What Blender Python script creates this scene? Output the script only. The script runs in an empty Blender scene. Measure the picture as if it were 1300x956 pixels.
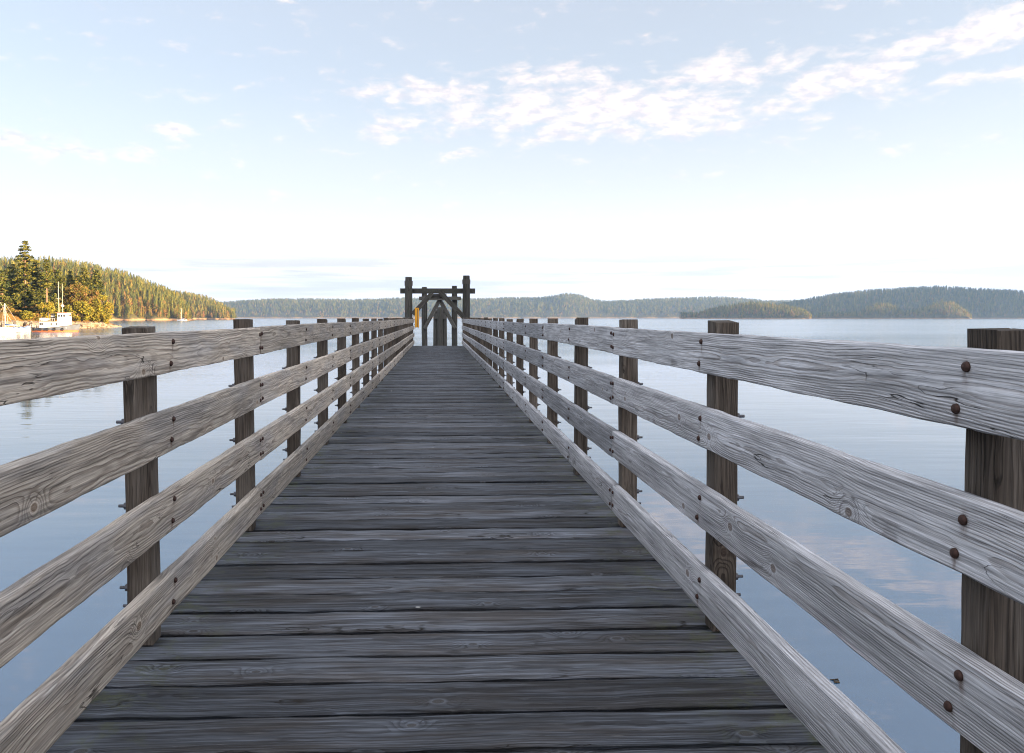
import bpy, bmesh, math, random
import numpy as np
from mathutils import Vector, Matrix, Euler
rad = math.radians
R = random.Random(7)
NR = np.random.RandomState(11)

# ------------------------------------------------------------------ scene
sc = bpy.context.scene
sc.render.engine = 'CYCLES'
col = sc.collection
sc.view_settings.view_transform = 'Standard'
sc.view_settings.look = 'None'
sc.view_settings.gamma = 1
sc.view_settings.exposure = EXPO = 2.9
try:
    sc.cycles.use_denoising = True
    sc.cycles.volume_bounces = 1
    sc.cycles.max_bounces = 7
    sc.cycles.diffuse_bounces = 3
    sc.cycles.glossy_bounces = 3
    sc.cycles.sample_clamp_indirect = 8
    sc.cycles.use_adaptive_sampling = True
    sc.cycles.filter_width = 1.1
    sc.cycles.denoising_prefilter = 'ACCURATE'
except Exception:
    pass

F_PX = 1011.0
YAW = rad(2.2)
CAM_H = 1.2
WATER = -3.0
Fv = (math.sin(YAW), math.cos(YAW))
Rv = (math.cos(YAW), -math.sin(YAW))
PX0, PY0 = 595.0, 403.0
def at(px, depth):
    s = (px - PX0) / F_PX
    return depth * (Fv[0] + s * Rv[0]), depth * (Fv[1] + s * Rv[1])
def hgt(py, depth):
    return CAM_H + (PY0 - py) / F_PX * depth

cam_d = bpy.data.cameras.new('camera')
cam_d.sensor_width = 36; cam_d.lens = 28
cam_d.shift_x = (650 - PX0) / 1300.0
cam_d.shift_y = -(478 - 433.5) / 1300.0
cam_d.clip_start = 0.05; cam_d.clip_end = 60000
cam = bpy.data.objects.new('camera', cam_d)
col.objects.link(cam)
cam.location = (0, 0, CAM_H)
cam.rotation_euler = (rad(90) - math.atan(30.5 / F_PX), 0, -YAW)
sc.camera = cam

# ------------------------------------------------------------------ node helper
class G:
    def __init__(s, tree): s.t = tree; s.n = tree.nodes; s.l = tree.links
    def put(s, sock, v):
        if isinstance(v, bpy.types.NodeSocket): s.l.new(v, sock)
        elif v is not None:
            try: sock.default_value = v
            except Exception:
                sock.default_value = (v, v, v) if not hasattr(v, '__len__') else tuple(v) + (1,)
    def m(s, op, a, b=None, c=None, clamp=False):
        n = s.n.new('ShaderNodeMath'); n.operation = op; n.use_clamp = clamp
        s.put(n.inputs[0], a)
        if b is not None: s.put(n.inputs[1], b)
        if c is not None: s.put(n.inputs[2], c)
        return n.outputs[0]
    def add(s, a, b): return s.m('ADD', a, b)
    def sub(s, a, b): return s.m('SUBTRACT', a, b)
    def mul(s, a, b): return s.m('MULTIPLY', a, b)
    def xyz(s, x, y, z):
        n = s.n.new('ShaderNodeCombineXYZ')
        for i, v in enumerate((x, y, z)): s.put(n.inputs[i], v)
        return n.outputs[0]
    def sep(s, v):
        n = s.n.new('ShaderNodeSeparateXYZ'); s.put(n.inputs[0], v); return n.outputs
    def noise(s, vec, scale=1, detail=2, rough=0.5, dist=0.0):
        n = s.n.new('ShaderNodeTexNoise'); n.inputs['Scale'].default_value = scale
        n.inputs['Detail'].default_value = detail; n.inputs['Roughness'].default_value = rough
        n.inputs['Distortion'].default_value = dist; s.put(n.inputs['Vector'], vec); return n.outputs[0]
    def smooth(s, v, lo, hi, a=0.0, b=1.0):
        n = s.n.new('ShaderNodeMapRange'); n.interpolation_type = 'SMOOTHSTEP'
        s.put(n.inputs[0], v)
        for i, q in enumerate((lo, hi, a, b)): s.put(n.inputs[1 + i], q)
        return n.outputs[0]
    def mix(s, f, a, b, mode='MIX'):
        n = s.n.new('ShaderNodeMix'); n.data_type = 'RGBA'; n.blend_type = mode
        s.put(n.inputs[0], f)
        for sock, v in ((n.inputs[6], a), (n.inputs[7], b)):
            if isinstance(v, bpy.types.NodeSocket): s.l.new(v, sock)
            else: sock.default_value = tuple(v)[:3] + (1,)
        return n.outputs[2]
    def ramp(s, f, stops):
        n = s.n.new('ShaderNodeValToRGB'); s.put(n.inputs[0], f)
        e = n.color_ramp.elements
        while len(e) < len(stops): e.new(0.5)
        for k, (p, c) in enumerate(stops):
            e[k].position = p; e[k].color = tuple(c)[:3] + (1,)
        return n.outputs[0]

def new_mat(name):
    m = bpy.data.materials.new(name); m.use_nodes = True
    g = G(m.node_tree); b = g.n['Principled BSDF']
    return m, g, b
def setspec(b, v):
    for k in ('Specular IOR Level', 'Specular'):
        if k in b.inputs: b.inputs[k].default_value = v; return

# ------------------------------------------------------------------ materials
def wood(name, axis, early, late, knotc, ring=0.007, contrast=1.0, patch=(1, 1, 1), patch_amt=0.5,
         crack=0.5, knots=True, bump=0.003, rough=0.85, moss=None, specks=False, x0b=0.05, varied=0.25, streak=0.0, ckw=0.012, wave=0.024, keepk=0.62, rust=0):
    """weathered sawn timber: growth rings cut by the board's faces, knots that bend the grain, checks along it"""
    m, g, b = new_mat(name)
    tc = g.n.new('ShaderNodeTexCoord').outputs['Object']
    o = g.sep(tc); rnd = g.n.new('ShaderNodeObjectInfo').outputs['Random']
    geo = g.n.new('ShaderNodeNewGeometry').outputs['Position']
    l, w, t = {'y': (o[1], o[2], o[0]), 'x': (o[0], o[1], o[2]), 'z': (o[2], o[0], o[1])}[axis]
    r2 = g.m('FRACT', g.mul(rnd, 17.31)); r3 = g.m('FRACT', g.mul(rnd, 91.7))
    L = g.add(l, g.mul(rnd, 61.0))
    # knots
    if knots:
        q = g.xyz(g.mul(L, 2.1), g.add(g.mul(w, 5.5), g.mul(r2, 9)), 0)
        v = g.n.new('ShaderNodeTexVoronoi'); v.voronoi_dimensions = '2D'; v.inputs['Scale'].default_value = 1
        v.inputs['Randomness'].default_value = 1
        g.put(v.inputs['Vector'], q)
        df = g.n.new('ShaderNodeVectorMath'); df.operation = 'SUBTRACT'
        g.put(df.inputs[0], q); g.put(df.inputs[1], v.outputs['Position'])
        d = g.sep(df.outputs[0])
        dl = g.mul(d[0], 1 / 2.1); dw = g.mul(d[1], 1 / 5.5)
        vr = g.sep(v.outputs['Color'])
        keep = g.m('GREATER_THAN', vr[0], keepk)
        k2 = g.add(g.mul(g.mul(dl, dl), 0.45), g.mul(dw, dw))
        kd = g.m('SQRT', k2)
        bend = g.mul(g.m('EXPONENT', g.mul(g.mul(k2, -1), 1 / (0.034 ** 2))), keep)
        krad = g.add(g.mul(vr[1], 0.009), 0.005)
        core = g.mul(g.smooth(g.sub(kd, krad), -0.002, 0.003, 1, 0), keep)
        halo = g.mul(g.smooth(g.sub(kd, krad), 0.0, 0.012, 1, 0), keep)
    # ring distance with a wandering pith
    wob = g.mul(g.sub(g.noise(g.xyz(g.mul(L, 0.9), 3, g.mul(r3, 20)), 1, 2), 0.5), g.add(g.mul(r2, 0.10), 0.06))
    wob2 = g.mul(g.sub(g.noise(g.xyz(g.mul(L, 2.3), g.mul(w, 5), g.mul(r3, 20)), 1, 3, 0.55), 0.5), wave)
    fine = g.mul(g.sub(g.noise(g.xyz(g.mul(L, 9), g.mul(w, 55), g.mul(t, 55)), 1, 2), 0.5), 0.0045)
    pw = g.add(g.add(w, wob), g.mul(g.sub(r2, 0.5), 0.09))
    pt = g.add(g.add(t, x0b), wob2)
    rr = g.m('SQRT', g.add(g.mul(pw, pw), g.mul(pt, pt)))
    rr = g.add(rr, fine)
    if knots: rr = g.add(rr, g.mul(bend, 0.034))
    fr = g.m('FRACT', g.mul(rr, 1 / ring))
    band = g.mul(g.smooth(fr, 0.30, 0.88), g.smooth(fr, 0.90, 1.0, 1, 0))
    bandsoft = g.noise(g.xyz(g.mul(L, 1.5), g.mul(w, 10), g.mul(t, 10)), 1, 3)
    band = g.mul(band, g.smooth(bandsoft, 0.28, 0.62, 0.25, 1.0))
    fib = g.noise(g.xyz(g.mul(L, 7), g.mul(w, 420), g.mul(t, 420)), 1, 3, 0.6)
    fib2 = g.noise(g.xyz(g.mul(L, 2.5), g.mul(w, 90), g.mul(t, 90)), 1, 4, 0.6)
    c = g.mix(g.mul(band, contrast), early, late)
    big = g.noise(g.xyz(g.mul(L, 1.7), g.mul(w, 9), g.add(g.mul(t, 9), g.mul(rnd, 30))), 1, 4, 0.6)
    c = g.mix(g.mul(g.smooth(big, 0.42, 0.68), patch_amt), c, patch)
    c = g.mix(1.0, c, g.ramp(fib, [(0.3, (0.70,) * 3), (0.7, (1.2,) * 3)]), 'MULTIPLY')
    c = g.mix(1.0, c, g.ramp(fib2, [(0.34, (0.58,) * 3), (0.62, (1.26,) * 3)]), 'MULTIPLY')
    if streak:
        st = g.noise(g.xyz(g.mul(L, 1.6), g.mul(w, 48), g.add(g.mul(t, 30), g.mul(r3, 40))), 1, 5, 0.68)
        c = g.mix(streak, c, g.mix(1.0, c, g.ramp(st, [(0.36, (0.35, 0.34, 0.34)), (0.50, (0.95, 0.95, 0.96)), (0.66, (1.75, 1.78, 1.85))]), 'MULTIPLY'))
    # value by board
    c = g.mix(1.0, c, g.ramp(r3, [(0.0, (1 - varied,) * 3), (1.0, (1 + varied, 1 + varied * .9, 1 + varied * .8))]), 'MULTIPLY')
    # hairline weather checks, short dark lines lying in the grain
    hn = g.noise(g.xyz(g.mul(L, 3.2), g.add(g.mul(w, 120), g.mul(rr, 160)), g.add(g.mul(t, 60), g.mul(r2, 20))), 1, 2, 0.5)
    hl = g.mul(g.smooth(hn, 0.30, 0.37, 1, 0), g.smooth(g.noise(g.xyz(g.mul(L, 1.3), g.mul(w, 14), g.mul(r3, 30)), 1, 2), 0.40, 0.60))
    c = g.mix(g.mul(hl, 0.5), c, (late[0] * 0.35, late[1] * 0.33, late[2] * 0.32))
    # checks along the grain
    cn = g.noise(g.xyz(g.mul(L, 1.1), g.add(g.mul(w, 30), g.mul(rr, 60)), g.add(g.mul(t, 12), g.mul(rnd, 9))), 1, 3, 0.55)
    ck = g.smooth(g.m('ABSOLUTE', g.sub(cn, 0.5)), 0.0, ckw, 1, 0)
    cm = g.smooth(g.noise(g.xyz(g.mul(L, 2.1), g.mul(w, 6), g.mul(r2, 50)), 1, 2), 0.52, 0.66)
    ck = g.mul(g.mul(ck, cm), crack)
    c = g.mix(ck, c, (0.018, 0.015, 0.012))
    if knots:
        kr = g.m('FRACT', g.mul(kd, 330))
        c = g.mix(g.mul(halo, 0.55), c, (early[0] * 1.35, early[1] * 1.32, early[2] * 1.3))
        c = g.mix(g.mul(core, g.smooth(kr, 0.1, 0.9, 0.55, 0.95)), c, knotc)
    if rust:   # rust weeping down the grain below each bolt
        gy = g.sep(geo)[1]
        dy = g.mul(g.sub(g.m('FRACT', g.add(g.mul(g.sub(gy, -0.022), 1 / 1.517), 0.5)), 0.5), 1.517)
        rn = g.noise(g.xyz(g.mul(gy, 60), g.mul(w, 30), g.mul(rnd, 9)), 1, 3)
        tot = None
        for oy, oz in ((-0.026 * rust, 0.040), (0.0, -0.038)):
            a_ = g.sub(dy, oy); b_ = g.sub(w, oz - 0.012)
            q_ = g.add(g.mul(g.mul(a_, a_), 1 / 0.010 ** 2), g.mul(g.mul(b_, b_), 1 / 0.024 ** 2))
            e_ = g.m('EXPONENT', g.mul(q_, -1)); tot = e_ if tot is None else g.add(tot, e_)
        c = g.mix(g.mul(g.mul(tot, g.smooth(rn, 0.3, 0.6)), 0.75), c, (0.10, 0.055, 0.035))
    if moss:
        px = g.m('ABSOLUTE', g.sep(geo)[0])
        mn = g.noise(g.xyz(g.mul(g.sep(geo)[0], 9), g.mul(g.sep(geo)[1], 9), 0), 1, 5, 0.7)
        mm = g.mul(g.smooth(px, 0.62, 1.1), g.smooth(mn, 0.48, 0.66))
        c = g.mix(g.mul(mm, 0.6), c, moss)
    if specks:
        vv = g.n.new('ShaderNodeTexVoronoi'); vv.inputs['Scale'].default_value = 4.2
        wp = g.n.new('ShaderNodeVectorMath'); wp.operation = 'ADD'
        g.put(wp.inputs[0], geo); nn = g.n.new('ShaderNodeTexNoise'); nn.inputs['Scale'].default_value = 22
        sc_ = g.n.new('ShaderNodeVectorMath'); sc_.operation = 'SCALE'; sc_.inputs[3].default_value = 0.035
        g.put(sc_.inputs[0], nn.outputs['Color']); g.put(wp.inputs[1], sc_.outputs[0])
        g.put(vv.inputs['Vector'], wp.outputs[0])
        cc = g.sep(vv.outputs['Color'])
        sp = g.smooth(g.sub(vv.outputs['Distance'], g.mul(cc[1], 0.055)), 0.0, 0.012, 1, 0)
        sp = g.mul(sp, g.m('GREATER_THAN', cc[0], 0.72))
        c = g.mix(g.mul(sp, 0.8), c, (0.42, 0.43, 0.42))
        # pale worn nap catching on raised grain
        wn = g.noise(g.xyz(g.mul(L, 5), g.mul(w, 60), g.mul(rnd, 7)), 1, 5, 0.7)
        c = g.mix(g.mul(g.smooth(wn, 0.60, 0.74), 0.38), c, (0.23, 0.235, 0.24))
    g.put(b.inputs['Base Color'], c)
    b.inputs['Roughness'].default_value = rough
    setspec(b, 0.25)
    h = g.add(g.mul(band, -0.5), g.add(g.mul(fib, 0.35), g.mul(fib2, 0.7)))
    h = g.add(h, g.mul(ck, -1.6))
    if knots: h = g.add(h, g.mul(core, 0.5))
    bp = g.n.new('ShaderNodeBump'); bp.inputs['Strength'].default_value = 0.9
    bp.inputs['Distance'].default_value = bump
    g.put(bp.inputs['Height'], h); g.l.new(bp.outputs[0], b.inputs['Normal'])
    return m

M = {}
M['rail'] = wood('weathered_rail_timber', 'y', (0.475, 0.425, 0.365), (0.175, 0.135, 0.105), (0.13, 0.085, 0.055),
                 patch=(0.29, 0.29, 0.30), patch_amt=0.55, crack=0.95, bump=0.0035, contrast=0.68, streak=0.2, ckw=0.008, ring=0.0058, rust=-1)
M['railr'] = wood('silver_grey_rail_timber', 'y', (0.41, 0.425, 0.455), (0.17, 0.15, 0.14), (0.13, 0.09, 0.065),
                 patch=(0.30, 0.31, 0.33), patch_amt=0.6, crack=0.95, bump=0.0035, contrast=0.68, streak=0.2, ckw=0.008, ring=0.0058, rust=1)
M['post'] = wood('treated_post_timber', 'z', (0.078, 0.063, 0.051), (0.030, 0.023, 0.018), (0.03, 0.02, 0.015),
                 patch=(0.15, 0.132, 0.115), patch_amt=0.65, crack=0.9, bump=0.004, x0b=0.02, varied=0.3)
M['deck'] = wood('dark_deck_timber', 'x', (0.115, 0.130, 0.155), (0.040, 0.041, 0.046), (0.04, 0.035, 0.03), ring=0.009,
                 patch=(0.060, 0.054, 0.050), patch_amt=0.75, crack=0.95, bump=0.006, moss=(0.075, 0.085, 0.04),
                 specks=True, contrast=0.8, varied=0.42, streak=0.68, ckw=0.014)
M['pile'] = wood('creosoted_pile_timber', 'z', (0.066, 0.062, 0.058), (0.028, 0.026, 0.025), (0.02, 0.02, 0.015),
                 patch=(0.052, 0.060, 0.042), patch_amt=0.5, crack=0.9, knots=False, bump=0.01, ring=0.02)
M['beam'] = wood('old_gantry_beam_timber', 'x', (0.072, 0.069, 0.064), (0.03, 0.029, 0.027), (0.02, 0.02, 0.015),
                 patch=(0.06, 0.07, 0.045), patch_amt=0.5, crack=0.9, knots=False, bump=0.01, ring=0.02)
M['brace'] = wood('weathered_brace_timber', 'z', (0.11, 0.105, 0.095), (0.045, 0.042, 0.038), (0.02, 0.02, 0.015),
                 patch=(0.07, 0.07, 0.055), patch_amt=0.5, crack=0.9, knots=False, bump=0.008, ring=0.02)

def plain(name, color, rough=0.6, metal=0.0, var=0.15, scale=3.0, bump=0.0):
    m, g, b = new_mat(name)
    tc = g.n.new('ShaderNodeTexCoord').outputs['Object']
    n = g.noise(tc, scale, 5, 0.65)
    c = g.ramp(n, [(0.25, [x * (1 - var) for x in color]), (0.75, [min(1, x * (1 + var)) for x in color])])
    g.put(b.inputs['Base Color'], c); b.inputs['Roughness'].default_value = rough
    b.inputs['Metallic'].default_value = metal
    if bump:
        bp = g.n.new('ShaderNodeBump'); bp.inputs['Distance'].default_value = bump
        g.put(bp.inputs['Height'], n); g.l.new(bp.outputs[0], b.inputs['Normal'])
    return m
M['rust'] = plain('rusted_iron', (0.045, 0.022, 0.017), 0.8, 0.2, 0.6, 90, 0.001)
M['bolt'] = plain('dull_galvanised_bolt', (0.07, 0.07, 0.08), 0.55, 0.6, 0.3, 60)
M['yellow'] = plain('yellow_paint', (0.66, 0.30, 0.012), 0.5, 0, 0.12, 4)
M['white'] = plain('white_boat_paint', (0.80, 0.79, 0.77), 0.4, 0, 0.05, 1.5)
M['cream'] = plain('cream_paint', (0.7, 0.66, 0.58), 0.5, 0, 0.08, 1.5)
M['hull'] = plain('dark_blue_grey_hull_paint', (0.10, 0.115, 0.14), 0.5, 0, 0.25, 1.0)
M['boot'] = plain('rusty_red_bottom_paint', (0.42, 0.13, 0.05), 0.7, 0, 0.3, 1.0)
M['trim'] = plain('red_brown_trim', (0.38, 0.14, 0.08), 0.6, 0, 0.2, 2.0)
M['dark'] = plain('dark_fittings', (0.04, 0.035, 0.03), 0.6, 0, 0.3, 2.0)
M['mast'] = plain('pale_spar', (0.62, 0.52, 0.38), 0.5, 0, 0.1, 2.0)
M['alu'] = plain('silver_spar', (0.72, 0.71, 0.70), 0.35, 0.4, 0.05, 2.0)
M['cover'] = plain('blue_canvas_cover', (0.13, 0.2, 0.36), 0.85, 0, 0.15, 1.0)
M['rubber'] = plain('black_rubber', (0.02, 0.02, 0.02), 0.8, 0, 0.2, 4)
M['weed'] = plain('brown_seaweed', (0.05, 0.035, 0.02), 0.6, 0, 0.4, 9)
m, g, b = new_mat('dark_window_glass'); b.inputs['Base Color'].default_value = (0.03, 0.035, 0.04, 1)
b.inputs['Roughness'].default_value = 0.08; M['glass'] = m

def foliage(name, stops, trans=0.25):
    m, g, b = new_mat(name)
    a = g.n.new('ShaderNodeAttribute'); a.attribute_name = 'tint'
    c = g.ramp(a.outputs['Fac'], stops)
    rnd = g.n.new('ShaderNodeObjectInfo').outputs['Random']
    c = g.mix(1.0, c, g.ramp(rnd, [(0, (0.85, 0.9, 0.9)), (1, (1.15, 1.08, 1.0))]), 'MULTIPLY')
    g.put(b.inputs['Base Color'], c); b.inputs['Roughness'].default_value = 0.75; setspec(b, 0.15)
    tr = g.n.new('ShaderNodeBsdfTranslucent'); g.put(tr.inputs['Color'], c)
    mx = g.n.new('ShaderNodeMixShader'); mx.inputs[0].default_value = trans
    out = g.n['Material Output']
    g.l.new(b.outputs[0], mx.inputs[1]); g.l.new(tr.outputs[0], mx.inputs[2]); g.l.new(mx.outputs[0], out.inputs[0])
    return m
M['fir'] = foliage('fir_needles', [(0.0, (0.022, 0.036, 0.014)), (0.35, (0.055, 0.070, 0.018)), (0.7, (0.115, 0.12, 0.024)), (1.0, (0.17, 0.15, 0.03))])
M['broad'] = foliage('broadleaf_leaves', [(0.0, (0.05, 0.065, 0.015)), (0.45, (0.15, 0.15, 0.022)), (0.85, (0.25, 0.21, 0.03)), (1.0, (0.26, 0.15, 0.03))])
M['madrona'] = foliage('red_barked_tree_leaves', [(0.0, (0.06, 0.07, 0.02)), (0.45, (0.15, 0.13, 0.025)), (0.7, (0.21, 0.13, 0.04)), (1.0, (0.22, 0.10, 0.05))])
M['forest'] = foliage('mixed_forest_foliage', [(0.0, (0.028, 0.042, 0.016)), (0.40, (0.075, 0.086, 0.020)), (0.75, (0.135, 0.125, 0.026)), (0.92, (0.13, 0.10, 0.03)), (1.0, (0.20, 0.10, 0.05))], 0.15)
M['forestsun'] = foliage('sunlit_forest_foliage', [(0.0, (0.036, 0.050, 0.018)), (0.35, (0.095, 0.105, 0.024)), (0.72, (0.18, 0.16, 0.03)), (0.92, (0.20, 0.14, 0.035)), (1.0, (0.26, 0.12, 0.05))], 0.15)  # brighter copy of the mixed forest, warm sunlight put into the colour
M['bark'] = plain('reddish_bark', (0.20, 0.115, 0.075), 0.9, 0, 0.4, 1.5)
M['barkd'] = plain('grey_bark', (0.10, 0.075, 0.06), 0.9, 0, 0.4, 1.5)

def terrain_mat(name, rock, floor, grass=None):
    m, g, b = new_mat(name)
    p = g.n.new('ShaderNodeNewGeometry').outputs['Position']; s = g.sep(p)
    n = g.noise(p, 0.12, 6, 0.65)
    n2 = g.noise(p, 0.9, 5, 0.7)
    z = g.add(s[2], g.mul(g.sub(n, 0.5), 5.0))
    f = g.smooth(z, WATER + 1.2, WATER + 3.6)
    rc = g.mix(1.0, rock, g.ramp(n2, [(0.3, (0.55, 0.5, 0.48)), (0.7, (1.25, 1.2, 1.1))]), 'MULTIPLY')
    fl = g.mix(g.smooth(n2, 0.45, 0.6), floor, grass or floor)
    c = g.mix(f, rc, fl)
    c = g.mix(g.smooth(s[2], WATER + 0.35, WATER + 1.0, 0.75, 0), c, (0.05, 0.04, 0.03))   # wet, weed-dark tide line
    g.put(b.inputs['Base Color'], c); b.inputs['Roughness'].default_value = 0.9; setspec(b, 0.1)
    bp = g.n.new('ShaderNodeBump'); bp.inputs['Distance'].default_value = 1.0
    g.put(bp.inputs['Height'], n2); g.l.new(bp.outputs[0], b.inputs['Normal'])
    return m
M['land'] = terrain_mat('rocky_shore_and_forest_floor', (0.30, 0.20, 0.13), (0.07, 0.06, 0.03), (0.05, 0.055, 0.025))
M['landnear'] = terrain_mat('rocky_shore_and_dry_grass', (0.23, 0.15, 0.085), (0.24, 0.13, 0.035), (0.15, 0.11, 0.035))
M['rock'] = plain('tan_shore_rock', (0.16, 0.13, 0.10), 0.9, 0, 0.35, 0.8)

# water
m, g, b = new_mat('calm_sea_water'); M['water'] = m
p = g.n.new('ShaderNodeNewGeometry').outputs['Position']; s = g.sep(p)
b.inputs['Base Color'].default_value = (0.02, 0.075, 0.15, 1); b.inputs['IOR'].default_value = 2.9
far = g.smooth(s[1], 25, 160)
g.put(b.inputs['Roughness'], g.smooth(s[1], 10, 260, 0.012, 0.12))
n1 = g.noise(g.xyz(g.mul(s[0], 0.55), g.mul(s[1], 1.9), 0), 1, 3, 0.5)
n2 = g.noise(g.xyz(g.mul(s[0], 0.10), g.mul(s[1], 0.35), 3), 1, 3, 0.55)
n3 = g.noise(g.xyz(g.mul(s[0], 2.2), g.mul(s[1], 4.6), 7), 1, 2, 0.5)
bands = g.smooth(g.noise(g.xyz(g.mul(s[0], 0.006), g.mul(s[1], 0.03), 1), 1, 3), 0.4, 0.6, 0.35, 1.0)
h = g.add(g.mul(n1, 0.008), g.mul(n2, 0.05))
h = g.add(h, g.mul(g.mul(n3, far), g.mul(bands, 0.11)))
bp = g.n.new('ShaderNodeBump'); bp.inputs['Distance'].default_value = 1.0; bp.inputs['Strength'].default_value = 0.55
g.put(bp.inputs['Height'], h); g.l.new(bp.outputs[0], b.inputs['Normal'])

# ------------------------------------------------------------------ mesh helpers
def link(name, me, mat=None, parent=None, loc=(0, 0, 0), rot=(0, 0, 0)):
    o = bpy.data.objects.new(name, me); col.objects.link(o)
    if parent: o.parent = parent
    o.location = loc; o.rotation_euler = rot
    if mat is not None and not me.materials: me.materials.append(mat)
    return o
def empty(name, loc=(0, 0, 0), rz=0):
    o = bpy.data.objects.new(name, None); col.objects.link(o)
    o.location = loc; o.rotation_euler = (0, 0, rz); o.empty_display_size = 0.2
    return o
def tag(o, label=None, cat=None, group=None, kind=None):
    if label: o['label'] = label
    if cat: o['category'] = cat
    if group: o['group'] = group
    if kind: o['kind'] = kind
    return o
def pyd(name, verts, faces, smooth=False):
    me = bpy.data.meshes.new(name); me.from_pydata([tuple(v) for v in verts], [], faces)
    if smooth: me.polygons.foreach_set('use_smooth', [True] * len(faces))
    me.update(); return me
def quads_mesh(name, V, nper, tint=None, smooth=False):
    """V: (nfaces*nper, 3) array of loose faces with nper corners each"""
    V = np.asarray(V, dtype=np.float32).reshape(-1, 3); nf = len(V) // nper
    me = bpy.data.meshes.new(name)
    me.vertices.add(len(V)); me.vertices.foreach_set('co', V.ravel())
    me.loops.add(len(V)); me.loops.foreach_set('vertex_index', np.arange(len(V), dtype=np.int32))
    me.polygons.add(nf)
    me.polygons.foreach_set('loop_start', np.arange(0, len(V), nper, dtype=np.int32))
    me.polygons.foreach_set('loop_total', np.full(nf, nper, dtype=np.int32))
    if tint is not None:
        a = me.attributes.new('tint', 'FLOAT', 'FACE'); a.data.foreach_set('value', np.asarray(tint, dtype=np.float32))
    me.update(calc_edges=True)
    return me
class MB:
    def __init__(s): s.v = []; s.f = []
    def addm(s, vs, fs):
        n = len(s.v); s.v += [tuple(v) for v in vs]; s.f += [tuple(i + n for i in f) for f in fs]; return s
    def box(s, x0, x1, y0, y1, z0, z1, tf=None):
        vs = [Vector((x, y, z)) for z in (z0, z1) for x, y in ((x0, y0), (x1, y0), (x1, y1), (x0, y1))]
        if tf: vs = [tf @ v for v in vs]
        return s.addm(vs, [(3, 2, 1, 0), (4, 5, 6, 7), (0, 1, 5, 4), (1, 2, 6, 5), (2, 3, 7, 6), (3, 0, 4, 7)])
    def tube(s, pts, radii, n=8, cap=True):
        rings = []
        P = [Vector(p) for p in pts]
        for i, p in enumerate(P):
            d = (P[min(i + 1, len(P) - 1)] - P[max(i - 1, 0)]).normalized()
            u = d.cross(Vector((0, 0, 1)) if abs(d.z) < 0.95 else Vector((1, 0, 0))).normalized(); w = d.cross(u)
            rings.append([p + (u * math.cos(2 * math.pi * k / n) + w * math.sin(2 * math.pi * k / n)) * radii[i] for k in range(n)])
        vs = [v for r in rings for v in r]; fs = []
        for i in range(len(P) - 1):
            for k in range(n):
                a, b2 = i * n + k, i * n + (k + 1) % n
                fs.append((a, a + n, b2 + n, b2))
        if cap:
            fs.append(tuple(range(n))); fs.append(tuple((len(P) - 1) * n + k for k in reversed(range(n))))
        return s.addm(vs, fs)
    def build(s, name, mat, parent=None, loc=(0, 0, 0), rot=(0, 0, 0), smooth=False, bevel=0):
        me = pyd(name, s.v, s.f, smooth)
        bm = bmesh.new(); bm.from_mesh(me)
        bmesh.ops.recalc_face_normals(bm, faces=bm.faces)
        if bevel:
            bmesh.ops.bevel(bm, geom=list(bm.edges), offset=bevel, segments=2, affect='EDGES', profile=0.6)
        bm.to_mesh(me); bm.free()
        return link(name, me, mat, parent, loc, rot)

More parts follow.
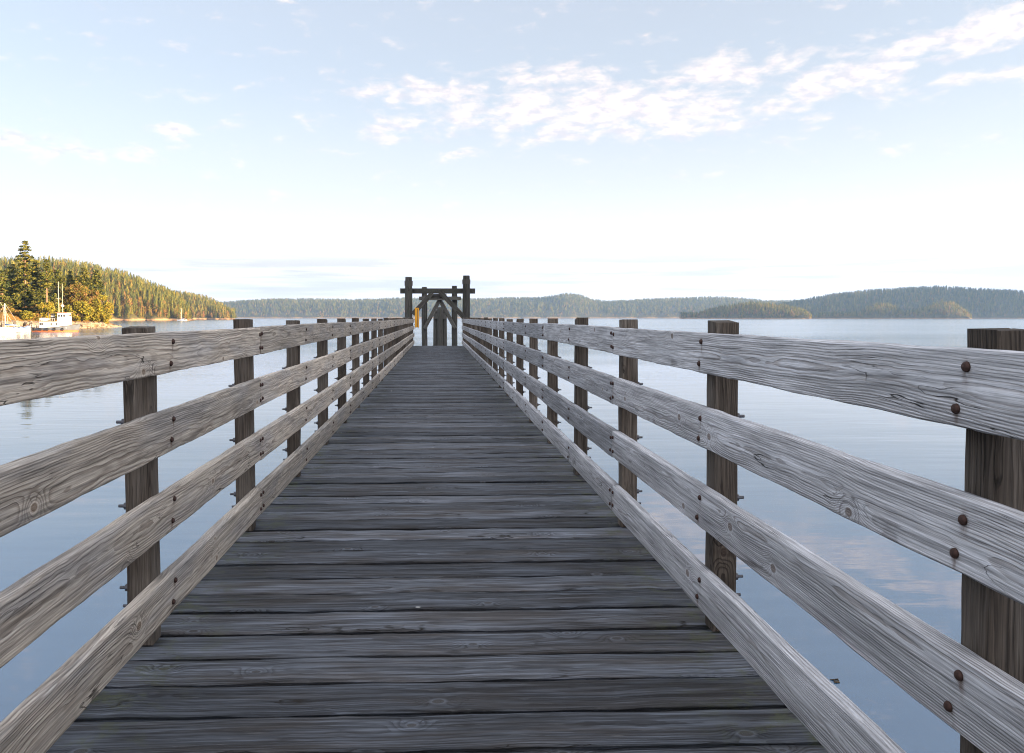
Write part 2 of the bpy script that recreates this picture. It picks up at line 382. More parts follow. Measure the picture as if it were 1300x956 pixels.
def timber_mesh(name, L, W, T, axis, rnd, step=0.06, rr=0.006, wob=0.0012, end_wob=0.002, bow=0.0, slant=0.0, under=0.0):
    """board of length L (axis), W, T, worn rounded edges and slightly uneven faces; centred on its origin"""
    n = max(2, int(L / step)); c = 2
    prof = []
    hw, ht = W / 2, T / 2
    for (sx, sy) in ((1, 1), (-1, 1), (-1, -1), (1, -1)):
        order = [(hw, ht - rr), (hw - rr * .35, ht - rr * .35), (hw - rr, ht)]
        if sx * sy < 0: order = order[::-1]
        for a, b_ in order: prof.append(((a - (under if sy < 0 else 0)) * sx, b_ * sy))
    soft = [j % 3 == 1 for j in range(12)]
    if under:   # sides cut back under the top edge, shaped to darken the plank gaps
        prof = [(hw - under, ht - rr - 0.013)] + prof[:6] + [(-(hw - under), ht - rr - 0.013)] + prof[6:]
        soft = [False] + soft[:6] + [False] + soft[6:]
    k = len(prof); vs = []
    ph = [rnd.uniform(0, 6.28) for _ in range(8)]
    for i in range(n + 1):
        s_ = -L / 2 + L * i / n
        for j, (a, b_) in enumerate(prof):
            ea = wob * (math.sin(s_ * 9 + ph[0] + j * .2) + math.sin(s_ * 23 + ph[1]) * .6) + rnd.uniform(-1, 1) * wob
            eb = wob * (math.sin(s_ * 7 + ph[2]) + math.sin(s_ * 19 + ph[3] + j * .3) * .6) + rnd.uniform(-1, 1) * wob
            q = 1 + (rnd.uniform(-end_wob, end_wob) if i in (0, n) else 0)
            cb = bow * math.sin(math.pi * (s_ / L + .5))
            sl = slant * (b_ / T) if i == n else 0
            vs.append((s_ * q + sl, a + ea * (1 if abs(a) > hw * .5 else 0) + cb, b_ + eb * .6))
    fs = []
    for i in range(n):
        for j in range(k):
            a = i * k + j; b2 = i * k + (j + 1) % k
            fs.append((a, b2, b2 + k, a + k))
    fs.append(tuple(range(k))[::-1]); fs.append(tuple(n * k + j for j in range(k)))
    if axis == 'x': vs = [(l, w, t) for l, w, t in vs]
    elif axis == 'y': vs = [(t, l, w) for l, w, t in vs]
    else: vs = [(w, t, l) for l, w, t in vs]
    me = pyd(name, vs, fs)
    bm = bmesh.new(); bm.from_mesh(me); bmesh.ops.recalc_face_normals(bm, faces=bm.faces)
    for f in bm.faces: f.smooth = len(f.verts) == 4
    # keep the long arrises crisp: the smooth shading runs along the board, not round it
    bm.edges.ensure_lookup_table(); bm.verts.ensure_lookup_table()
    for e in bm.edges:
        a_, b_ = e.verts[0].index, e.verts[1].index
        if a_ % k == b_ % k and abs(a_ - b_) == k and not soft[a_ % k]: e.smooth = False
    bm.to_mesh(me); bm.free()
    return me

# ------------------------------------------------------------------ pier
SP, Y0 = 1.517, -0.022
NPOST = 22
END_Y = 33.75
DECK_T = 0.075
pier = empty('pier_walkway', (0, 0, 0))
tag(pier, 'long dark weathered plank pier deck running out over the water', 'pier')
PITCH = 0.2075
y = -3.0; planks = []
while y < END_Y - 0.1:
    wdt = R.choice([0.19, 0.19, 0.187, 0.18])
    gap = R.choice([0.015, 0.019, 0.024, 0.031])
    planks.append((y + wdt / 2, wdt)); y += wdt + gap
first = next(i for i, p_ in enumerate(planks) if p_[0] > 2.0)
restv, restf = [], []
for i, (yc, wdt) in enumerate(planks):
    Lp = 2.44 + R.uniform(-0.03, 0.03)
    me = timber_mesh('plank', Lp, wdt, DECK_T, 'x', R, step=0.09, rr=0.005, wob=0.0024, end_wob=0.004, under=0.011)
    loc = Vector((R.uniform(-.015, .015), yc, -DECK_T / 2 + R.uniform(-0.007, 0.003)))
    rot = Euler((R.uniform(-.012, .012), R.uniform(-.0015, .0015), R.uniform(-.0022, .0022)))
    if first <= i < first + 99:
        link('plank', me, M['deck'], pier, loc, rot)
    else:
        mt = Matrix.Translation(loc) @ rot.to_matrix().to_4x4()
        n0 = len(restv); restv += [tuple(mt @ v.co) for v in me.vertices]
        restf += [tuple(n0 + k for k in p_.vertices) for p_ in me.polygons]
        bpy.data.meshes.remove(me)
tag(link('plank', pyd('plank', restv, restf), M['deck'], pier), kind='stuff')
for x in (-0.95, 0, 0.95):
    me = timber_mesh('stringer', END_Y + 3, 0.30, 0.14, 'y', R, step=0.5)
    link('stringer', me, M['post'], pier, (x, (END_Y - 3) / 2, -DECK_T - 0.157))
for k in range(8):
    yy = 1.2 + k * 4.55
    me = timber_mesh('cross_beam', 2.5, 0.30, 0.30, 'x', R, step=0.4)
    link('cross_beam', me, M['beam'], pier, (0, yy, -DECK_T - 0.157 - 0.305))
    for x in (-0.9, 0.9):
        MB().tube([(0, 0, -5.5), (0, 0, -2), (0, 0, 0)], [0.17, 0.165, 0.155], 14).build('pile', M['pile'], pier, (x, yy, -0.69), smooth=True)
RAILZ = [0.161, 0.470, 0.778, 1.066]
RH, RT = 0.150, 0.045
def bolt_head_mesh():
    b_ = MB(); n = 12; prof = [(0.0105, 0), (0.0105, 0.002), (0.0092, 0.0052), (0.006, 0.0080), (0.0, 0.0085)]
    vs, fs = [], []
    for (r_, h_) in prof[:-1]:
        vs += [(h_, r_ * math.cos(2 * math.pi * k / n), r_ * math.sin(2 * math.pi * k / n)) for k in range(n)]
    vs.append((prof[-1][1], 0, 0))
    for i in range(len(prof) - 2):
        fs += [(i * n + k, i * n + (k + 1) % n, (i + 1) * n + (k + 1) % n, (i + 1) * n + k) for k in range(n)]
    t0 = (len(prof) - 2) * n
    fs += [(t0 + k, t0 + (k + 1) % n, t0 + n) for k in range(n)]
    fs.append(tuple(range(n))[::-1])
    return pyd('bolt_head', vs, fs, True)
BH = bolt_head_mesh(); BH.materials.append(M['rust'])
def bolt_end_mesh():
    b_ = MB()
    b_.tube([(0, 0, 0), (0.004, 0, 0)], [0.019, 0.019], 14)
    b_.tube([(0.004, 0, 0), (0.015, 0, 0)], [0.0135, 0.0135], 6)
    b_.tube([(0.015, 0, 0), (0.036, 0, 0)], [0.0064, 0.0058], 8)
    me = pyd('bolt_end', b_.v, b_.f); me.materials.append(M['bolt']); return me
BE = bolt_end_mesh()

def railing(side, label, joints, mat):
    s = side
    root = empty('timber_railing', (s * 1.0, 0, 0))
    tag(root, label, 'railing', 'railings along the pier')
    for n in range(-1, NPOST + 1):
        yc = Y0 + n * SP + (R.uniform(-.012, .012) if n > 2 else 0) + (-0.05 if (s < 0 and n == 2) else 0)
        ztop = 1.185 + R.uniform(-.012, .008)
        if s < 0 and n == 2: ztop = 1.163
        if s > 0 and n == 1: ztop = 1.176
        if n == NPOST: yc = END_Y - 0.12
        me = timber_mesh('post', ztop, 0.09, 0.09, 'z', R, step=0.12, rr=0.004, wob=0.0012, slant=R.uniform(-.02, .02))
        p_ = link('post', me, M['post'], root, (s * (RT + 0.046), yc, ztop / 2 + 0.001), (R.uniform(-.009, .009), R.uniform(0, .004) * s, R.uniform(-.025, .025)))
        if n < -1 + 12:
            for z in RAILZ:
                for dz, dy in ((0.040, -0.012), (-0.038, 0.014)):
                    e = link('bolt_end', BE, None, p_, (s * 0.0465, dy + R.uniform(-.004, .004), z + dz - ztop / 2 + R.uniform(-.004, .004)))
                    if s < 0: e.rotation_euler = (0, 0, math.pi)
    js = [-2.2] + joints + [99]
    far = MB()
    for ri, z in enumerate(RAILZ):
        for a, b_ in zip(js[:-1], js[1:]):
            ya = Y0 + a * SP + 0.0025 if a > -2 else -2.6
            yb = min(Y0 + b_ * SP - 0.0025, END_Y)
            hh = RH + R.uniform(-.003, .004)
            me = timber_mesh('rail', yb - ya, hh, RT, 'y', R, step=0.05, rr=0.0045, wob=0.0010, bow=R.uniform(-.007, .005))
            rl = link('rail', me, mat[R.randrange(len(mat))], root, (-s * 0.0 + s * RT / 2 + R.uniform(-.0015, .0015), (ya + yb) / 2, z + R.uniform(-.003, .003)))
            for n in range(-1, NPOST + 1):
                yc = Y0 + n * SP
                at_joint = [q for q in ((n, -0.035), (n, 0.035)) if (n == a or n == b_)]
                offs = []
                if n == a: offs = [(0.026, 0.040), (0.028, -0.038)]
                elif n == b_: offs = [(-0.028, 0.040), (-0.026, -0.038)]
                elif a < n < b_: offs = [(-0.026, 0.040), (0.0, -0.038)] if s > 0 else [(0.026, 0.040), (0.0, -0.038)]
                for dy, dz in offs:
                    ly = yc + dy + R.uniform(-.006, .006) - (ya + yb) / 2; lz = dz + R.uniform(-.005, .005)
                    if n <= 10:
                        h_ = link('bolt_head', BH, None, rl, (-s * (RT / 2 + 0.0005), ly, lz))
                        if s > 0: h_.rotation_euler = (0, 0, math.pi)
                    else:
                        far.tube([(-s * 0.004, ly + (ya + yb) / 2, z + lz), (-s * 0.012, ly + (ya + yb) / 2, z + lz)], [0.0110, 0.008], 8)
    tag(far.build('bolt_head', M['rust'], root), kind='stuff')
    return root
railing(-1, 'left hand railing of four warm grey weathered rails on brown posts', [3, 6, 9, 12, 15, 18, 21], [M['rail']])
railing(1, 'right hand railing of four silvery grey rails bolted to dark posts', [3, 5, 8, 11, 14, 17, 20], [M['railr']])

# yellow case at the end of the left railing
t = empty('yellow_board', (-1.0, END_Y - 0.35, 0)); tag(t, 'narrow upright yellow painted board fixed at the far end of left railing', 'sign board')
MB().box(0.0, 0.15, -0.02, 0.02, 0.78, 1.60).build('panel', M['yellow'], t, (0.04, 0, 0), bevel=0.006)
MB().box(-0.008, 0.012, -0.035, 0.03, 0.74, 1.64).box(0.142, 0.160, -0.035, 0.03, 0.74, 1.58).build('frame', M['yellow'], t, (0.04, 0, 0))
MB().box(0.095, 0.112, -0.028, -0.0215, 0.80, 1.56).build('strap', M['dark'], t, (0.04, 0, 0))
MB().tube([(0.0, 0.03, 0.9), (0.16, 0.03, 0.9)], [0.012, 0.012], 6).tube([(0.0, 0.03, 1.1), (0.16, 0.03, 1.1)], [0.012, 0.012], 6).build('bracket', M['bolt'], t)

# ------------------------------------------------------------------ gantries and dolphin
def worn_pile(name, x, y, z0, z1, r, parent, collar=False, mat='pile'):
    pts, rd = [], []
    n = 16
    for i in range(n + 1):
        z = z0 + (z1 - z0) * i / n
        pts.append((x + R.uniform(-.006, .006), y, z)); rd.append(r * (1.03 - 0.05 * i / n) * R.uniform(.985, 1.015))
    rd[-1] *= 0.88
    return MB().tube(pts, rd, 14).build('post', M[mat], parent, smooth=False)
def beam(name, p0, p1, h, d, parent, mat, bev=0.008):
    P0, P1 = Vector(p0), Vector(p1); D = P1 - P0; L = D.length
    b_ = MB().box(-h / 2, h / 2, -d / 2, d / 2, -L / 2, L / 2)
    q = D.to_track_quat('Z', 'Y')
    o = b_.build(name, M[mat], parent, (P0 + P1) / 2, (0, 0, 0), bevel=bev)
    o.rotation_euler = q.to_euler()
    return o
GY = 34.3
k = GY / F_PX
gx = lambda px: at(px, GY)[0]
gz = lambda py: hgt(py, GY)
t = empty('timber_gantry', (0, 0, 0)); tag(t, 'tall dark mossy timber gantry with wide crossbeam standing at end of pier', 'gantry', 'gantries past the pier end')
for px, pyt in ((519, 352), (592, 350)):
    pl_ = worn_pile('post', gx(px), GY, -7, gz(pyt), 0.165, t)
    MB().tube([(gx(px), GY, gz(pyt + 5)), (gx(px), GY, gz(pyt + 11))], [0.177, 0.174], 12).build('iron_band', M['dark'], pl_)
o = beam('crossbeam', (gx(508), GY + 0.28, gz(369.3)), (gx(603.5), GY + 0.28, gz(369.3)), 0.24, 0.22, t, 'beam')
beam('brace', (gx(549), GY + 0.05, gz(372)), (gx(524), GY + 0.0, gz(399)), 0.24, 0.2, t, 'pile')
beam('brace', (gx(559), GY + 0.05, gz(371)), (gx(590), GY + 0.0, gz(404)), 0.25, 0.2, t, 'pile')
beam('bolster', (gx(544), GY + 0.29, gz(376)), (gx(567), GY + 0.29, gz(376)), 0.17, 0.2, t, 'pile')
for px in (519, 592):
    MB().tube([(0, -0.19, 0), (0, 0.4, 0)], [0.02, 0.02], 8).build('bolt', M['rust'], t, (gx(px), GY, gz(369.3)))
GY2 = 45.0
g2x = lambda px: at(px, GY2)[0]
g2z = lambda py: hgt(py, GY2)
t = empty('timber_gantry', (0, 0, 0)); tag(t, 'smaller farther timber gantry framed inside the tall one, with slanting braces', 'gantry', 'gantries past the pier end')
for px, pyt in ((539, 364.5), (577, 363)):
    worn_pile('post', g2x(px), GY2, -7, g2z(pyt), 0.165, t)
beam('crossbeam', (g2x(532), GY2 - 0.27, g2z(379)), (g2x(585), GY2 - 0.27, g2z(379)), 0.25, 0.2, t, 'brace')
beam('brace', (g2x(558), GY2 - 0.05, g2z(381)), (g2x(539), GY2 - 0.2, g2z(417)), 0.30, 0.18, t, 'brace')
beam('brace', (g2x(558), GY2 - 0.05, g2z(380)), (g2x(578), GY2 - 0.26, g2z(417)), 0.30, 0.18, t, 'brace')
DY = 52.0
dx = lambda px: at(px, DY)[0]
dz_ = lambda py: hgt(py, DY)
t = empty('mooring_dolphin', (0, 0, 0)); tag(t, 'cluster of dark mooring piles bound together, seen through the gantries', 'mooring piles')
for px, yy, pyt in ((554, 0, 394), (563.5, 0.05, 394), (558.7, -0.3, 391), (558.7, 0.35, 390)):
    pl_ = MB().tube([(dx(px) + (dx(px) - dx(558.7)) * .25, DY + yy, -7), (dx(px), DY + yy, dz_(pyt + 2)), (dx(px), DY + yy, dz_(pyt))], [0.21, 0.19, 0.14], 12).build('pile', M['pile'], t)
MB().tube([(dx(558.7), DY, dz_(405)), (dx(558.7), DY, dz_(398))], [0.44, 0.43], 18).build('binding', M['pile'], t)

# ------------------------------------------------------------------ terrain
def interp(tab, x):
    xs = [q[0] for q in tab]; return float(np.interp(x, xs, [q[1] for q in tab]))
def vnoise(x, y, seed=0):
    return (math.sin(x * 1.7 + seed) * math.cos(y * 1.3 - seed * 2) + 0.5 * math.sin(x * 3.9 + y * 2.7 + seed * 3) + 0.3 * math.sin(x * 8.1 - y * 6.3 + seed))
class Hill:
    def __init__(s, top, depth, W, treeh, bluff=3.0, seed=0, rough=0.02, pw=0.75, nx=160, nt=40):
        s.top = top; s.depth = depth if isinstance(depth, list) else [(0, depth)]
        s.W = W; s.th = treeh; s.bl = bluff; s.seed = seed; s.rough = rough; s.pw = pw
        s.p0, s.p1 = top[0][0], top[-1][0]; s.nx = nx; s.nt = nt
    def d(s, px): return interp(s.depth, px) + s.W * 0.03 * vnoise(px * .11, 1, s.seed)
    def pos(s, px, t):
        D = s.d(px) + s.W * t
        x, y = at(px, D)
        Dc = s.d(px) + s.W
        crest = max(0.0, hgt(interp(s.top, px), Dc) - WATER - s.th)
        edge = min(1, (px - s.p0) / (0.04 * (s.p1 - s.p0)), (s.p1 - px) / (0.04 * (s.p1 - s.p0)))
        edge = max(0.0, edge) ** 0.6
        tt = t if t <= 1 else max(0, 2 - t)
        prof = math.sin(math.pi / 2 * max(0, min(1, tt))) ** s.pw
        bl = min(s.bl * edge, s.bl) * min(1, max(0, tt) / 0.02)
        z = WATER - 0.6 + 0.6 * edge + bl + max(0, crest - s.bl) * prof
        z += s.rough * crest * vnoise(x / (s.W * .2), y / (s.W * .2), s.seed) * min(1, max(0, tt) * 3) * edge
        if t <= 0 or t >= 2: z = WATER - 2
        return x, y, z
    def build(s, name, mat):
        ts = [0, 0.004, 0.012, 0.022] + [0.03 + 1.97 * (i / s.nt) ** 1.15 for i in range(s.nt + 1)]
        vs = []; fs = []
        for i in range(s.nx + 1):
            px = s.p0 + (s.p1 - s.p0) * i / s.nx
            for t in ts:
                x, y, z = s.pos(px, t)
                if 0 < t < 1.9: z += R.uniform(-.25, .25) * min(2, s.bl * .3)
                vs.append((x, y, z))
        nt = len(ts)
        for i in range(s.nx):
            for j in range(nt - 1):
                a = i * nt + j; fs.append((a, a + nt, a + nt + 1, a + 1))
        me = pyd(name, vs, fs, True)
        return tag(link(name, me, mat), kind='structure')

def conifers(hill, n, h0, h1, tiers, name, label, tmin=0.008, tmax=1.12, tintf=None, p0=None, p1=None, mat='forest', wid=0.22, broad=0.12, quads=0):
    """a far wood as one mass: ragged tiered crowns, each with its own height, lean and colour"""
    out = []; tint = []
    p0 = hill.p0 if p0 is None else p0; p1 = hill.p1 if p1 is None else p1
    rs = np.random.RandomState(hill.seed * 13 + 5)
    for k_ in range(n):
        px = rs.uniform(p0, p1); t = tmin + (tmax - tmin) * rs.rand() ** 1.15
        x, y, z = hill.pos(px, t)
        if z < WATER + 1.2: continue
        H = rs.uniform(h0, h1) * (0.75 if t < 0.08 else 1)
        isb = rs.rand() < broad * (2.2 if t < 0.15 else 1)
        base_t = rs.beta(1.3, 2.0) * 0.9
        if isb: H *= 0.72; base_t = rs.uniform(0.7, 1.0)
        rad0 = H * wid * rs.uniform(.75, 1.25) * (1.5 if isb else 1)
        ns = 7; lx, ly = rs.uniform(-.03, .03, 2) * H
        for q in range(tiers):
            f0 = 0.08 + 0.92 * q / tiers; f1 = min(1.0, f0 + 1.55 / tiers)
            if isb:
                r = rad0 * math.sin(math.pi * (0.18 + 0.72 * (q + .5) / tiers)); f1 = min(1, f0 + 1.2 / tiers)
            else:
                r = rad0 * (1 - f0) ** 0.8 + 0.02 * H
            a0 = rs.uniform(0, 6.28)
            an = a0 + np.arange(ns) * 2 * math.pi / ns + rs.uniform(-.25, .25, ns)
            rj = r * rs.uniform(.55, 1.25, ns)
            zj = z + H * f0 - 0.05 * H * rs.rand(ns)
            ox, oy = rs.uniform(-.12, .12, 2) * r
            X = x + lx * f0 + ox + rj * np.cos(an); Y = y + ly * f0 + oy + rj * np.sin(an)
            tip = (x + lx * f1 + ox, y + ly * f1 + oy, z + H * f1)
            for j in range(ns):
                j2 = (j + 1) % ns
                mx, my, mz = (X[j] + X[j2]) / 2 * .5 + tip[0] * .5, (Y[j] + Y[j2]) / 2 * .5 + tip[1] * .5, (zj[j] + zj[j2]) / 2 * .45 + tip[2] * .45 + (z + H * f0) * .10
                if rs.rand() < 0.12: continue
                out += [(X[j], Y[j], zj[j]), (mx, my, mz), tip]
                tint.append(min(1, max(0, base_t + rs.uniform(-.18, .22))))
    me = quads_mesh(name, np.array(out), 3, tint)
    return tag(link(name, me, M[mat]), label, kind='stuff')

farr = Hill([(-500, 388), (100, 386), (270, 385), (300, 383), (340, 380), (400, 380), (450, 381), (510, 379), (600, 380), (650, 378.5), (690, 378), (708, 375), (722, 373), (735, 375), (750, 380), (770, 383), (800, 381.5), (850, 379), (900, 377.5), (940, 379), (975, 382.5), (1000, 382), (1100, 381), (1900, 386)],
            4200, 750, 15, bluff=2, seed=3, nx=260)
farr.build('distant_ridge_hills', M['land'])
conifers(farr, 15000, 14, 26, 3, 'distant_ridge_forest', 'hazy blue wooded ridge along the far side of the bay', p0=150, p1=1100, tmax=1.08, wid=0.3)
right = Hill([(900, 404), (940, 396), (985, 387), (1000, 384.5), (1020, 381), (1060, 374), (1100, 369), (1150, 366), (1200, 365), (1250, 368), (1300, 371), (1400, 374), (1600, 384), (1750, 400)],
             [(900, 3100), (1100, 2900), (1300, 2800), (1750, 2600)], 520, 15, bluff=2, seed=5, nx=160)
right.build('right_shore_hill', M['land'])
conifers(right, 8500, 14, 25, 4, 'right_hill_forest', 'dark blue green forest over the broad hill at right', p1=1450, tmax=1.08, wid=0.24)
isl = Hill([(862, 405), (872, 402), (885, 398), (900, 392), (930, 387), (955, 384), (980, 385.5), (1005, 390), (1018, 393), (1026, 396), (1031, 402)], [(862, 2450), (1031, 2250)], 130, 13, bluff=3.5, seed=8, nx=90)
isl.build('wooded_island', M['land'])
conifers(isl, 1500, 11, 21, 4, 'island_forest', 'green conifers on the low island with pale tan rock at its right tip', tmax=1.2, wid=0.25, broad=0.3)
prom = Hill([(1035, 404), (1060, 399), (1090, 396), (1103, 388), (1112, 386), (1128, 386), (1138, 390), (1145, 395), (1165, 393), (1180, 387), (1193, 382.5), (1210, 384), (1222, 391), (1229, 396), (1234, 403)], [(1035, 2550), (1234, 2300)], 110, 12, bluff=6, seed=9, nx=90)
prom.build('rocky_promontory', M['land'])
conifers(prom, 1100, 11, 20, 4, 'promontory_forest', 'sunlit trees on the low promontory ending in an orange rock cliff', tmax=1.2, wid=0.25, broad=0.3)
hill2 = Hill([(150, 360), (200, 366), (218, 370), (240, 373), (260, 377), (275, 383), (285, 389), (293, 395), (301, 404)], 1550, 150, 17, bluff=2.2, seed=12, nx=80)
hill2.build('second_left_headland', M['land'])
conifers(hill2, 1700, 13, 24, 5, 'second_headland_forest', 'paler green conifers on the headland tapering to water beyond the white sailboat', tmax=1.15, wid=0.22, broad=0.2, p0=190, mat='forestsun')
hill1 = Hill([(-420, 320), (-100, 325), (0, 331), (40, 330), (80, 331), (100, 334), (130, 339), (160, 347), (185, 357), (205, 364), (222, 373), (234, 382), (242, 390), (249, 403)], [(-420, 700), (0, 880), (249, 1000)], 170, 17, bluff=2.2, seed=21, nx=140)
hill1.build('left_headland', M['land'])
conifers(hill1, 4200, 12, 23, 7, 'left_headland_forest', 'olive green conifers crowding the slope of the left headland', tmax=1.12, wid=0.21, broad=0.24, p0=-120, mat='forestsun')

near = Hill([(-420, 352), (-150, 366), (-20, 378), (10, 381), (40, 384), (60, 386), (85, 391), (110, 397), (130, 405), (142, 409), (152, 414)], [(-420, 225), (-100, 235), (0, 262), (60, 280), (110, 305), (140, 335), (152, 355)], 62, 0, bluff=1.3, seed=31, rough=0.03, pw=0.8, nx=140)
near.build('near_left_point', M['landnear'])

# rocks along the near waterline
rv, rf = [], []
ico = bmesh.new(); bmesh.ops.create_icosphere(ico, subdivisions=1, radius=1)
iv = [v.co.copy() for v in ico.verts]; ifc = [tuple(v.index for v in f.verts) for f in ico.faces]; ico.free()
for k_ in range(900):
    px = R.uniform(-60, 153); t = R.choice([-0.01, 0.0, 0.01, 0.02, 0.03]) + R.uniform(0, .02)
    x, y, z = near.pos(px, max(0.004, t))
    r_ = R.uniform(.2, 1.0) ** 2 * 1.15 + 0.15
    n0 = len(rv); a = R.uniform(0, 3)
    for v in iv:
        q = Vector((v.x * R.uniform(.7, 1.5), v.y * R.uniform(.7, 1.3), v.z * R.uniform(.4, .9))) * r_
        q.rotate(Euler((0, 0, a))); rv.append((x + q.x, y + q.y, max(z, WATER) + q.z))
    rf += [tuple(n0 + i for i in f) for f in ifc]
tag(link('shore_rocks', pyd('shore_rocks', rv, rf), M['rock']), 'tan rocks and rubble along the waterline of the near left point', kind='stuff')

# unseen hills behind pier and right: first blocks low sun, others block low sky
def back_hill(name, cx, cy, ax, ay, h, rot):
    vs, fs = [], []; n = 60
    for i in range(n + 1):
        for j in range(n + 1):
            u, v = i / n * 2 - 1, j / n * 2 - 1
            r_ = math.hypot(u, v)
            z = h * max(0, math.cos(min(1, r_) * math.pi / 2)) ** 0.7 + (vnoise(u * 5, v * 5, 3) * h * .03 if r_ < .95 else 0)
            X, Y = u * ax, v * ay
            vs.append((cx + X * math.cos(rot) - Y * math.sin(rot), cy + X * math.sin(rot) + Y * math.cos(rot), WATER - 1 + z))
    for i in range(n):
        for j in range(n):
            a = i * (n + 1) + j; fs.append((a, a + n + 1, a + n + 2, a + 1))
    return tag(link(name, pyd(name, vs, fs, True), M['land']), kind='structure')
SUN_AZ, SUN_EL = rad(112), rad(6.0)
sd = Vector((math.sin(SUN_AZ) * math.cos(SUN_EL), math.cos(SUN_AZ) * math.cos(SUN_EL), math.sin(SUN_EL)))
perp = Vector((math.cos(SUN_AZ), -math.sin(SUN_AZ)))   # across the sun's direction
c0 = Vector((0, 8)) + Vector((sd.x, sd.y)).normalized() * 230
back_hill('shore_hill_behind_pier', c0.x, c0.y, 95, 75, 52, -SUN_AZ + rad(90) + rad(90))
back_hill('shore_hill_behind_pier', 30, -250, 300, 120, 62, 0)
back_hill('shore_hill_behind_pier', -260, -130, 150, 120, 50, 0.9)
# a high island out of the picture to the right, added to keep the evening sun off the broad right hill
q = Vector((sd.x, sd.y)).normalized() * 2450 - perp * 3720
back_hill('high_island_beyond_frame', q.x, q.y, 900, 500, 330, math.atan2(perp.y, perp.x))

# ------------------------------------------------------------------ near trees
def spray(centers, size, n_each, spread, rs, flat=0.6):
    C_ = np.repeat(np.asarray(centers), n_each, axis=0)
    C_ = C_ + rs.normal(0, 1, C_.shape) * np.asarray(spread)
    n = len(C_)
    a = rs.normal(0, 1, (n, 3)); a[:, 2] *= flat; a /= np.linalg.norm(a, axis=1)[:, None]
    b_ = rs.normal(0, 1, (n, 3)); b_ -= (b_ * a).sum(1)[:, None] * a; b_ /= np.linalg.norm(b_, axis=1)[:, None]
    sz = size * rs.uniform(.5, 1.3, (n, 1))
    P_ = np.stack([C_ - a * sz, C_ + b_ * sz * .55, C_ + a * sz, C_ - b_ * sz * .55], axis=1)
    return P_.reshape(-1, 3), n
def fir_tree(H, rs, bare=0.18, open_=0.3, wid=0.2, lean=0.0, droop=0.15):
    cent = []; tb = MB()
    bend = rs.uniform(-.02, .02, 2) * H
    pt = lambda f: (bend[0] * f * f + lean * f * H, bend[1] * f * f, H * f)
    tb.tube([pt(f) for f in np.linspace(0, .98, 9)], [H * 0.017 * (1 - f) ** .8 + .03 for f in np.linspace(0, .98, 9)], 7)
    z = bare
    while z < 0.985:
        nb_ = rs.randint(4, 7); a0 = rs.uniform(0, 6.28)
        for q in range(nb_):
            if rs.rand() < open_ * (1.2 - z): continue
            a = a0 + q * 6.28 / nb_ + rs.uniform(-.4, .4)
            Lb = H * wid * ((1 - z) ** .65) * rs.choice([.5, .8, 1.0, 1.35]) * rs.uniform(.85, 1.15) + .3
            if z < bare + .12: Lb *= 0.75
            p0 = np.array(pt(z))
            for u in np.arange(0.25, 1.01, 0.9 / max(2, Lb / 0.55)):
                cent.append(p0 + np.array([math.cos(a) * Lb * u, math.sin(a) * Lb * u, Lb * (0.12 * u - droop * u * u * 1.8)]))
            e = p0 + np.array([math.cos(a) * Lb, math.sin(a) * Lb, Lb * (.12 - droop * 1.8)])
            tb.tube([tuple(p0), tuple((p0 + e) / 2 + np.array([0, 0, .05 * Lb])), tuple(e)], [.05 + Lb * .012, .04, .02], 4, cap=False)
        z += rs.choice([.02, .03, .045]) * rs.uniform(.8, 1.2) * (20 / max(H, 12))
    cent = [c for c in cent if rs.rand() > .18]
    P_, n = spray(cent, 0.42, 12, (.32, .32, .13), rs)
    nclump = len(cent); tint = np.clip(np.repeat(rs.beta(1.6, 1.6, nclump), 12) + rs.uniform(-.15, .15, n), 0, 1)
    return P_, tint, tb
def round_tree(H, rs, wid=0.38, base=0.15, lobes=16):
    lobes = int(lobes * 1.9)
    tb = MB(); cent = []
    tb.tube([(0, 0, 0), (.1, 0, H * .25), (0.2, .1, H * .5)], [H * .025, H * .02, H * .014], 7)
    for q in range(lobes):
        a = rs.uniform(0, 6.28); f = rs.uniform(base, .95)
        rr_ = H * wid * math.sin(math.pi * min(.95, max(.12, (f - base) / (1.02 - base)))) ** .6 * rs.uniform(.35, 1)
        c_ = np.array([math.cos(a) * rr_, math.sin(a) * rr_, H * f])
        tb.tube([(0.1, .05, H * f * .45), tuple(c_ * .6 + np.array([0, 0, H * f * .3])), tuple(c_)], [H * .012, H * .007, .03], 4, cap=False)
        s_ = H * rs.uniform(.045, .105)
        for _ in range(18):
            v = rs.normal(0, 1, 3); v /= np.linalg.norm(v); cent.append(c_ + v * s_ * np.array([1.15, 1.15, .8]) * rs.uniform(.6, 1.05))
    cent.append(np.array([0, 0, H * .93]))
    P_, n = spray(cent, 0.33, 9, (.30, .30, .24), rs, 1)
    nclump = len(cent); lt = np.repeat(rs.beta(2, 2, nclump), 9)
    return P_, np.clip(lt + rs.uniform(-.15, .15, n), 0, 1), tb
TS = 400
